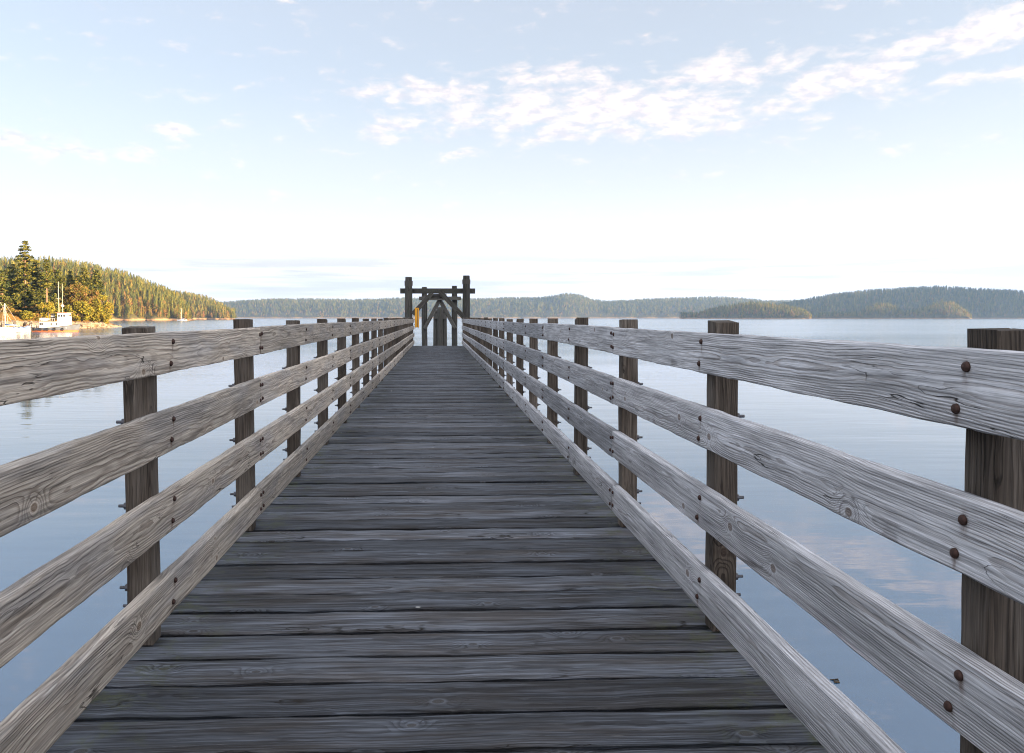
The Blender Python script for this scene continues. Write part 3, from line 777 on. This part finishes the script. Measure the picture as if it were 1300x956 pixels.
def near_tree(px, D, pyt, kind, label, name=None, group='trees on the near left point', cat='tree', **kw):
    global TS; TS += 1
    rs = np.random.RandomState(TS)
    t = (D - near.d(px)) / near.W
    x, y, z = near.pos(px, t)
    x, y = at(px, D)
    H = max(1.5, hgt(pyt, D) - z)
    if kind == 'fir': P_, tn, tb = fir_tree(H, rs, **kw); mt, bk, nm = 'fir', 'bark', 'fir_tree'
    elif kind == 'madrona': P_, tn, tb = round_tree(H, rs, **kw); mt, bk, nm = 'madrona', 'bark', 'red_barked_tree'
    elif kind == 'bush': P_, tn, tb = round_tree(H, rs, base=.02, **kw); mt, bk, nm = 'madrona', 'barkd', 'shore_bush'
    else: P_, tn, tb = round_tree(H, rs, **kw); mt, bk, nm = 'broad', 'barkd', 'broadleaf_tree'
    r_ = empty(name or nm, (x, y, z - 0.1)); tag(r_, label, cat, group)
    link('crown', quads_mesh('crown', P_, 4, tn), M[mt], r_)
    tb.build('trunk', M[bk], r_, smooth=True)
    return r_
T = near_tree
T(33, 300, 305, 'fir', 'tallest fir on the near point with layered open top against the sky', bare=.2, open_=.42, wid=.22)
T(4, 286, 343, 'fir', 'yellow lit fir at the left picture edge above the moored sailboats', bare=.05, wid=.25)
T(19, 305, 334, 'fir', 'dark fir crowding the left side of the tallest fir', bare=.08, open_=.15, wid=.26)
T(46, 306, 328, 'fir', 'full fir crowding the right side of the tallest fir', bare=.1, open_=.2, wid=.24)
T(60, 303, 329, 'fir', 'thin fir with bare reddish trunk right of the tallest fir', bare=.45, open_=.5, wid=.22)
T(74, 320, 340, 'fir', 'fir standing straight behind the masts of the grey tugboat', bare=.2, open_=.25, wid=.2)
T(90, 335, 344, 'fir', 'fir filling the gap behind the round orange leaved tree', bare=.2, wid=.2)
T(107, 330, 338, 'fir', 'broad topped dark fir left of the crooked fir on the tip', bare=.35, open_=.35, wid=.28)
T(121, 334, 343, 'fir', 'crooked flat topped fir nearest to the tip of the point', bare=.4, open_=.45, wid=.30, lean=.04)
T(98, 312, 360, 'madrona', 'round orange leaved tree right of the tugboat masts', lobes=26)
T(113, 318, 365, 'madrona', 'red and orange tree under the crooked fir', lobes=20)
T(104, 305, 382, 'broad', 'yellow green leafy tree just right of the tugboat wheelhouse', lobes=20, wid=.42)
T(119, 318, 378, 'broad', 'yellow green tree second from the tip of the point', lobes=22, wid=.4)
T(130, 330, 374, 'broad', 'tall yellow green tree last before the rocky tip', lobes=24, wid=.30, base=.06)
T(85, 298, 388, 'broad', 'low leafy tree hidden behind the tugboat wheelhouse', lobes=14, wid=.45)
T(59, 287, 384, 'broad', 'pale green rounded tree above the tugboat stern', lobes=20, wid=.42, base=.05)
T(70, 292, 373, 'fir', 'short full fir directly above the tugboat funnel', bare=.05, wid=.28, open_=.1)
T(50, 292, 368, 'fir', 'short dark fir between the pale rounded tree and the orange bushes', bare=.05, wid=.3, open_=.1)
T(36, 294, 365, 'fir', 'short shaded fir at the foot of the tallest fir', bare=.05, wid=.33, open_=.1)
T(22, 292, 372, 'fir', 'short shaded fir behind the leftmost orange bush', bare=.03, wid=.36, open_=.1)
T(13, 280, 392, 'bush', 'leftmost orange leaved bush above the grassy bank', cat='bush', group='bushes on the grassy bank', lobes=12, wid=.8)
T(23, 281, 395, 'bush', 'orange and green bush in the middle of the grassy bank', cat='bush', group='bushes on the grassy bank', lobes=12, wid=.9)
T(34, 279, 396, 'broad', 'dark green bush on the grassy bank beside the orange one', name='shore_bush', cat='bush', group='bushes on the grassy bank', lobes=14, wid=.9, base=.02)
T(44, 282, 399, 'bush', 'rightmost low orange bush above the tugboat stern', cat='bush', group='bushes on the grassy bank', lobes=12, wid=.9)
for i_, (px, D, py) in enumerate([(-22, 290, 342), (-12, 310, 336), (10, 330, 340), (28, 335, 342), (52, 345, 345), (66, 350, 344), (82, 352, 350), (97, 356, 352), (112, 358, 356), (126, 362, 368)]):
    wd = ['first', 'second', 'third', 'fourth', 'fifth', 'sixth', 'seventh', 'eighth', 'ninth', 'tenth'][i_]
    T(px, D, py, 'fir', f'{wd} fir from the left in the rear row of the near point', bare=.15, wid=.2)

# ------------------------------------------------------------------ boats
def hull_mesh(L, B, fore, aft, draft, n=26, transom=0.55):
    """stations from stern (-L/2) to bow (+L/2); returns MB-ready rings: keel..gunwale each side"""
    rings = []
    for i in range(n + 1):
        u = i / n; x = -L / 2 + L * u
        bw = B / 2 * (transom + (1 - transom) * math.sin(min(1, u / .45) * math.pi / 2)) if u < .45 else B / 2 * max(0.02, (1 - ((u - .45) / .55) ** 2.2))
        sheer = aft + (fore - aft) * max(0, (u - .25) / .75) ** 2 + (0.25 * (1 - u / .25) ** 2 if u < .25 else 0)
        kz = -draft * (1 if u < .75 else 1 - ((u - .75) / .25) ** 2 * .9)
        rk = 0.10 * L * max(0, (u - .8) / .2) ** 2
        pr = []
        for q, (fb, fz) in enumerate(((0.0, 0), (.55, .12), (.85, .38), (.96, .7), (1, 1))):
            z = kz + (sheer - kz) * fz
            pr.append((x + rk * fz * .6, bw * fb, z))
        rings.append(pr)
    return rings
def hull_parts(rings, parent, top_mat, boot_mat, deck_mat, zsplit):
    def side(lo, hi, nm, mt):
        vs, fs = [], []
        rows = []
        for pr in rings:
            line = []
            for sgn in (1, -1):
                pts = []
                for k_ in range(len(pr) - 1):
                    a, b_ = pr[k_], pr[k_ + 1]
                    for s_ in range(4):
                        f = s_ / 4; pts.append(tuple(a[c] + (b_[c] - a[c]) * f for c in range(3)))
                pts.append(pr[-1]); line.append([(p_[0], p_[1] * sgn, p_[2]) for p_ in pts])
            rows.append(line)
        m_ = len(rows[0][0])
        for sg in (0, 1):
            n0 = len(vs)
            for r_ in rows:
                for p_ in r_[sg]:
                    z = min(max(p_[2], lo), hi); vs.append((p_[0], p_[1], z))
            for i in range(len(rows) - 1):
                for j in range(m_ - 1):
                    q = [n0 + i * m_ + j, n0 + (i + 1) * m_ + j, n0 + (i + 1) * m_ + j + 1, n0 + i * m_ + j + 1]
                    zs = [vs[k_][2] for k_ in q]
                    if max(zs) - min(zs) < 1e-6 and (abs(zs[0] - lo) < 1e-6 or abs(zs[0] - hi) < 1e-6): continue
                    fs.append(tuple(q) if sg == 0 else tuple(reversed(q)))
        # transom
        r0 = rows[0]; a = [(p_[0], p_[1], min(max(p_[2], lo), hi)) for p_ in r0[0]]; b_ = [(p_[0], p_[1], min(max(p_[2], lo), hi)) for p_ in r0[1]]
        n0 = len(vs); vs += a + b_
        for j in range(m_ - 1):
            if abs(a[j][2] - a[j + 1][2]) > 1e-5: fs.append((n0 + j, n0 + j + 1, n0 + m_ + j + 1, n0 + m_ + j))
        link(nm, pyd(nm, vs, fs, True), mt, parent)
    side(-9, zsplit, 'lower_hull', boot_mat); side(zsplit, 99, 'hull', top_mat)
    vs, fs = [], []
    for pr in rings:
        x, w_, z = pr[-1]; vs += [(x, w_ * .97, z - .12), (x, -w_ * .97, z - .12)]
    for i in range(len(rings) - 1): fs.append((2 * i, 2 * i + 1, 2 * i + 3, 2 * i + 2))
    link('deck', pyd('deck', vs, fs), deck_mat, parent)
    rb = MB()
    for sgn in (1, -1):
        rb.tube([(pr[-1][0], pr[-1][1] * sgn, pr[-1][2]) for pr in rings], [0.07] * len(rings), 5)
    return rb

# tugboat, bow to the right
TD = 232
x, y = at(70, TD)
tug = empty('tugboat', (x, y, WATER), rad(-4)); tag(tug, 'old white and grey tugboat with rusty waterline moored off the point', 'tugboat')
L = 13.6
rg = hull_mesh(L, 4.6, 2.35, 1.15, 1.6, transom=.7)
hull_parts(rg, tug, M['hull'], M['boot'], M['trim'], 0.55).build('rub_rail', M['dark'], tug)
# deckhouse
def house(x0, x1, wdt, z0, z1, rake=0.0, name='deckhouse', mat='white', bev=.06):
    vs = [(x0, -wdt / 2, z0), (x1, -wdt / 2, z0), (x1, wdt / 2, z0), (x0, wdt / 2, z0),
          (x0, -wdt / 2 * .94, z1), (x1 - rake, -wdt / 2 * .94, z1), (x1 - rake, wdt / 2 * .94, z1), (x0, wdt / 2 * .94, z1)]
    return MB().addm(vs, [(3, 2, 1, 0), (4, 5, 6, 7), (0, 1, 5, 4), (1, 2, 6, 5), (2, 3, 7, 6), (3, 0, 4, 7)])
dh = house(-3.9, 4.1, 2.9, 1.05, 3.0).build('deckhouse', M['white'], tug, bevel=.05)
wh = house(1.4, 4.3, 2.5, 3.003, 5.5, .15).build('wheelhouse', M['white'], tug, bevel=.05)
MB().box(1.1, 4.5, -1.45, 1.45, 5.52, 5.68).build('roof', M['trim'], wh, bevel=.03)
MB().box(-4.1, 1.35, -1.55, 1.55, 3.005, 3.13).build('roof', M['trim'], dh, bevel=.03)
for q in range(4):
    xx = -3.5 + q * 0.55 if q < 2 else -0.3 + (q - 2) * 1.5
    for sg in (-1, 1):
        wx = 0.45 if q < 2 else 0.35
        fr_ = MB().box(xx - wx / 2 - .06, xx + wx / 2 + .06, -0.02, 0.02, 1.82, 2.66).build('window', M['cream'], dh, (0, sg * 1.43, 0))
        MB().box(xx - wx / 2, xx + wx / 2, -0.03, 0.03, 1.88, 2.60).build('pane', M['glass'], fr_)
for sg in (-1, 1):
    for q in range(3):
        xx = 1.9 + q * .75
        MB().box(xx - .24, xx + .24, -0.02, 0.02, 4.35, 5.05).build('window', M['glass'], wh, (0, sg * 1.205, 0))
for q in range(3):
    yy = -.72 + q * .72
    MB().box(-0.02, 0.02, yy - .26, yy + .26, 4.4, 5.1).build('window', M['glass'], wh, (4.235, 0, 0))
fn = MB().tube([(-.6, 0, 3.1), (-.6, 0, 5.0), (-.6, 0, 5.3)], [.62, .58, .6], 16).build('funnel', M['dark'], tug, smooth=True)
MB().tube([(-.6, 0, 4.4), (-.6, 0, 4.7)], [.60, .60], 16).build('band', M['cream'], fn)
MB().tube([(-1.6, -.5, 3.1), (-1.6, -.5, 5.6)], [.13, .12], 10).build('exhaust_pipe', M['dark'], tug)
bt = MB().tube([(0, 0, 0), (.25, 0, .0), (1.5, 0, .0), (2.6, 0, .05)], [.35, .5, .48, .05], 10).build('lifeboat', M['white'], tug, (-3.9, -.6, 3.6), smooth=True)
m_ = MB().tube([(1.25, 0, 3.0), (1.15, 0, 14.6)], [.085, .05], 8).build('mast', M['mast'], tug)
MB().tube([(1.2, -1.1, 9.6), (1.2, 1.1, 9.6)], [.05, .05], 6).build('crosstree', M['mast'], m_)
m2 = MB().tube([(2.3, 0, 5.6), (2.3, 0, 14.0)], [.06, .04], 8).build('mast', M['mast'], tug)
MB().tube([(2.0, 0, 7.6), (2.6, 0, 7.6)], [.28, .28], 10).build('radar', M['white'], m2)
st = MB()
for (a_, b_) in (((1.15, 0, 14.3), (6.6, 0, 2.3)), ((1.15, 0, 14.3), (-6.3, 0, 1.4)), ((1.15, 0, 13), (0, 2.1, 1.4)), ((1.15, 0, 13), (0, -2.1, 1.4)), ((2.3, 0, 13.6), (1.15, 0, 10))):
    st.tube([a_, b_], [.018, .018], 4)
st.build('rigging', M['dark'], tug)
rl = MB()
for sg in (-1, 1):
    pts = [(pr[-1][0], pr[-1][1] * sg * .93, pr[-1][2] + .8) for pr in rg[1:10]]
    rl.tube(pts, [.03] * len(pts), 5)
    for p_ in pts: rl.tube([p_, (p_[0], p_[1], p_[2] - .8)], [.025, .025], 5)
    pts = [(-3.7 + q * .55, sg * 1.4, 3.95) for q in range(9)]
    rl.tube(pts, [.03] * len(pts), 5)
    for p_ in pts: rl.tube([p_, (p_[0], p_[1], 3.13)], [.025, .025], 5)
rl.build('guard_rail', M['white'], tug)
for q in range(5):
    xx = -5.2 + q * 2.1
    i_ = min(len(rg) - 1, int((xx / L + .5) * 26)); yy = -rg[i_][-1][1] - .12
    ring = [(xx + .34 * math.cos(a), yy, .75 + .34 * math.sin(a)) for a in np.linspace(0, 2 * math.pi, 15)]
    MB().tube(ring, [.11] * 15, 6, cap=False).build('tyre_fender', M['rubber'], tug, smooth=True)
MB().tube([(-4.9, 0, 1.2), (-4.9, 0, 1.9)], [.35, .3], 12).tube([(-4.9, -.7, 1.75), (-4.9, .7, 1.75)], [.1, .1], 8).build('towing_bitt', M['dark'], tug)

def sailboat(px, D, L, mast_top, rz, label, hullmat='white', cover=True, name='sailboat'):
    x, y = at(px, D)
    r_ = empty(name, (x, y, WATER), rz); tag(r_, label, 'sailboat')
    g_ = hull_mesh(L, L * .3, .125 * L, .09 * L, .06 * L, transom=.6)
    hull_parts(g_, r_, M[hullmat], M['hull'], M['cream'], .12).build('toe_rail', M['cream'], r_)
    cb = house(-.12 * L, .2 * L, .19 * L, .085 * L, .155 * L, .06 * L).build('cabin', M['white'], r_, bevel=.03)
    for sg in (-1, 1):
        for q in range(2):
            xx = (-.06 + q * .12) * L
            MB().box(xx - .04 * L, xx + .04 * L, -.01, .01, .118 * L, .138 * L).build('window', M['glass'], cb, (0, sg * .0945 * L, 0))
    H = mast_top - WATER
    ms = MB().tube([(.06 * L, 0, .1 * L), (.06 * L, 0, H)], [.09, .06], 8).build('mast', M['alu'], r_)
    MB().tube([(.06 * L, -.09 * L, H * .6), (.06 * L, .09 * L, H * .6)], [.03, .03], 5).build('spreader', M['alu'], ms)
    bo = MB().tube([(.05 * L, 0, .22 * L), (-.35 * L, 0, .21 * L)], [.07, .06], 8).build('boom', M['alu'], r_)
    if cover: MB().tube([(.05 * L, 0, .245 * L), (-.1 * L, 0, .24 * L), (-.33 * L, 0, .23 * L)], [.24, .2, .1], 8).build('sail_cover', M['cover'], bo, smooth=True)
    s_ = MB()
    for a_, b_ in (((.06 * L, 0, H), (.52 * L, 0, .12 * L)), ((.06 * L, 0, H), (-.49 * L, 0, .1 * L)), ((.06 * L, .09 * L, H * .6), (.04 * L, .14 * L, .1 * L)), ((.06 * L, -.09 * L, H * .6), (.04 * L, -.14 * L, .1 * L)), ((.06 * L, .09 * L, H * .6), (.06 * L, 0, H)), ((.06 * L, -.09 * L, H * .6), (.06 * L, 0, H))):
        s_.tube([a_, b_], [.016, .016], 4)
    s_.build('stays', M['alu'], r_)
    return r_
sailboat(-8, 214, 10.5, hgt(374, 214), rad(8), 'white sailboat with bare mast cut off by the left picture edge')
sailboat(9, 222, 9.0, hgt(385, 222), rad(172), 'white sailboat moored second from left beside the covered launch')
sailboat(231, 960, 13, hgt(391, 960), rad(160), 'distant white sailboat with tall mast anchored below the left headland')
x, y = at(26, 226)
bt = empty('covered_launch', (x, y, WATER), rad(186)); tag(bt, 'small white launch under a blue canvas cover, left of the tugboat stern', 'motorboat')
g_ = hull_mesh(5.4, 2.0, 1.25, .85, .4, transom=.8)
hull_parts(g_, bt, M['white'], M['hull'], M['cream'], .1).build('rub_rail', M['dark'], bt)
vs, fs = [], []
for i in range(13):
    u = i / 12; pr = g_[int(1 + u * 22)][-1]
    for k_ in range(9):
        a = math.pi * k_ / 8; vs.append((pr[0], pr[1] * 1.03 * math.cos(a), pr[2] + .02 + (1.15 - .7 * u) * math.sin(a) * (0.6 + .4 * math.sin(u * 9) ** 2)))
for i in range(12):
    for k_ in range(8): a = i * 9 + k_; fs.append((a, a + 9, a + 10, a + 1))
fs += [tuple(range(9)), tuple(12 * 9 + q for q in range(9))[::-1]]
link('canvas_cover', pyd('canvas_cover', vs, fs, True), M['cover'], bt)
MB().box(-.25, .0, -.2, .2, -.2, 1.3).build('outboard_motor', M['dark'], bt, (-2.75, 0, 0), bevel=.04)
# float they are tied to
x, y = at(6, 240)
fl = empty('floating_dock', (x, y, WATER), rad(4)); tag(fl, 'low weathered float the left sailboats are tied to', 'dock')
MB().box(-14, 8, -1.2, 1.2, .15, .5).build('decking', M['brace'], fl)
for q in range(5): MB().tube([(-12 + q * 4.8, 1.5, -4), (-12 + q * 4.8, 1.5, 3.0 + R.uniform(-.4, .4))], [.17, .15], 8).build('pile', M['pile'], fl)

# scraps of seaweed floating under the left rails and beyond the right rails
spots = [(-3.4, 6.6), (-2.9, 5.5), (-3.1, 4.9), (-4.6, 6.4), (-5.9, 10.2), (3.0, 4.9), (3.3, 5.3), (4.6, 8.9)]
for i_, (x, y) in enumerate(spots):
    b_ = MB()
    for q in range(R.randint(4, 7)):
        a = R.uniform(0, 6.28); l_ = R.uniform(.015, .05); cx, cy = R.uniform(-.05, .05), R.uniform(-.03, .03)
        b_.tube([(cx, cy, 0), (cx + l_ * math.cos(a), cy + l_ * math.sin(a) * .5, .006), (cx + 2 * l_ * math.cos(a + .5), cy + l_ * math.sin(a + .5), .0)], [.008, .010, .003], 5)
    o = b_.build('seaweed_scrap', M['weed'], None, (x, y, WATER + .003))
    tag(o, 'small dark scrap of seaweed floating on calm water beside the pier', 'seaweed', 'floating scraps of seaweed')

# ------------------------------------------------------------------ water
vs, fs = [(0, 2000, WATER)], []; n = 96; rings_ = [60, 400, 1500, 4000, 7000]
for r_ in rings_: vs += [(r_ * math.cos(2 * math.pi * k_ / n), 2000 + r_ * math.sin(2 * math.pi * k_ / n), WATER) for k_ in range(n)]
for k_ in range(n): fs.append((0, 1 + k_, 1 + (k_ + 1) % n))
for i in range(len(rings_) - 1):
    for k_ in range(n):
        a = 1 + i * n + k_; b2 = 1 + i * n + (k_ + 1) % n; fs.append((a, a + n, b2 + n, b2))
tag(link('sea_water', pyd('sea_water', vs, fs), M['water']), kind='structure')

# ------------------------------------------------------------------ haze
m = bpy.data.materials.new('air_haze'); m.use_nodes = True
nt = m.node_tree; nt.nodes.clear()
out = nt.nodes.new('ShaderNodeOutputMaterial'); pv = nt.nodes.new('ShaderNodeVolumePrincipled')
pv.inputs['Color'].default_value = (0.30, 0.52, 0.98, 1); pv.inputs['Density'].default_value = 5.5e-5
pv.inputs['Anisotropy'].default_value = 0.25
nt.links.new(pv.outputs[0], out.inputs['Volume'])
m.cycles.homogeneous_volume = True if hasattr(m.cycles, 'homogeneous_volume') else None
hz = MB().box(-7200, 7200, -5300, 9300, -16, 400).build('haze', m)
tag(hz, kind='stuff')

# ------------------------------------------------------------------ sun and sky
sl = bpy.data.lights.new('sun', 'SUN'); sl.energy = 5.0; sl.angle = rad(0.5); sl.color = (1.0, 0.69, 0.37)
so = bpy.data.objects.new('sun', sl); col.objects.link(so)
so.rotation_euler = (-sd).to_track_quat('-Z', 'Y').to_euler()
w = bpy.data.worlds.new('World'); sc.world = w; w.use_nodes = True
g = G(w.node_tree); bg = g.n['Background']
sky = g.n.new('ShaderNodeTexSky'); sky.sky_type = 'NISHITA'; sky.sun_disc = False
sky.sun_elevation = SUN_EL; sky.sun_rotation = SUN_AZ
sky.air_density = 1.0; sky.dust_density = 1.0; sky.ozone_density = 1.5; sky.altitude = 0
dirv = g.n.new('ShaderNodeTexCoord').outputs['Generated']
d = g.sep(dirv)
az = g.mul(g.m('ARCTAN2', d[0], d[1]), 180 / math.pi)
el = g.mul(g.m('ARCSINE', d[2]), 180 / math.pi)
def blob(a0, e0, sa, se, amp, tilt=0.0):
    da = g.sub(az, a0); de = g.sub(g.sub(el, e0), g.mul(da, tilt))
    q = g.add(g.m('POWER', g.m('ABSOLUTE', g.mul(da, 1 / sa)), 2.0), g.m('POWER', g.m('ABSOLUTE', g.mul(de, 1 / se)), 2.0))
    return g.mul(g.m('EXPONENT', g.mul(q, -1)), amp)
CL = [(11, 14.3, 14, 2.0, .32, -.02), (-1, 15.6, 5.5, 1.2, .25, 0), (8, 16.6, 6, .9, .24, 0), (20, 16.2, 5, 1.1, .32, .02), (27, 14.9, 5, 1.3, .32, .16), (35.5, 16.8, 6.5, 1.1, .38, .12),
      (36, 14.1, 5, .55, .30, .02), (1, 11.4, 1.3, .5, .24, 0), (-18, 12.2, 1.5, .55, .24, 0), (-19.5, 10.9, 1.6, .5, .22, 0), (-27, 10.6, 7, .7, .20, 0), (-10.7, 21.6, 2.2, .7, .24, 0), (-4, 13.0, 3, .8, .2, 0)]
# unseen cloud added beside and behind the pier for extra light on it
CL += [(70, 20, 22, 5, .25, 0), (130, 14, 30, 4, .2, 0), (-100, 22, 35, 5, .2, 0)]
mask = None
for c_ in CL:
    bb = blob(*c_); mask = bb if mask is None else g.m('MAXIMUM', mask, bb)
cv = g.xyz(g.mul(az, 0.24), g.mul(el, 0.62), 0)
cn = g.noise(cv, 1.6, 9, 0.60, 0.25)
dens = g.smooth(g.add(cn, g.mul(mask, 1.05)), 0.55, 0.86)
dens = g.mul(dens, 0.80)
BACKK = 2.6
# thin layered streaks low over the horizon
ln = g.noise(g.xyz(g.mul(az, 0.05), g.mul(el, 1.1), 4), 1.4, 6, 0.6)
low = g.mul(g.smooth(ln, 0.40, 0.60), g.mul(g.smooth(el, 0.5, 2.0), g.smooth(el, 3.2, 5.6, 1, 0)))
base = g.mix(1.0, sky.outputs[0], (0.92, 0.86, 0.90), 'MULTIPLY')
ccol = g.ramp(g.noise(cv, 3.1, 5, 0.6), [(0.38, (1.06, 1.00, 1.06)), (0.60, (1.75, 1.46, 1.27))])
# sky and cloud behind the camera brightened, added to raise light on the pier
back = g.smooth(g.mul(d[1], -1), -0.15, 0.75)
glow = g.add(g.mul(back, BACKK), 1.0)
def lit(c, k):
    n = g.n.new('ShaderNodeVectorMath'); n.operation = 'SCALE'
    g.put(n.inputs[0], c) if isinstance(c, bpy.types.NodeSocket) else setattr(n.inputs[0], 'default_value', c)
    g.put(n.inputs[3], k); return n.outputs[0]
veil = g.add(g.smooth(el, -1, 18, 0.95, 0.42), g.smooth(el, 27, 60, 0.0, 0.30))  # second term whitens the unseen high sky, added to light deck and rail tops
c1 = g.mix(veil, base, lit((2.74, 2.70, 2.80), g.mul(glow, g.smooth(el, 2, 10, 1.22, 1.0))))
c2 = g.mix(g.mul(low, 0.95), c1, (2.20, 2.08, 2.12))
c3 = g.mix(dens, c2, lit(ccol, g.mul(glow, 2.15)))
g.put(bg.inputs[0], c3)
bg.inputs[1].default_value = 0.053
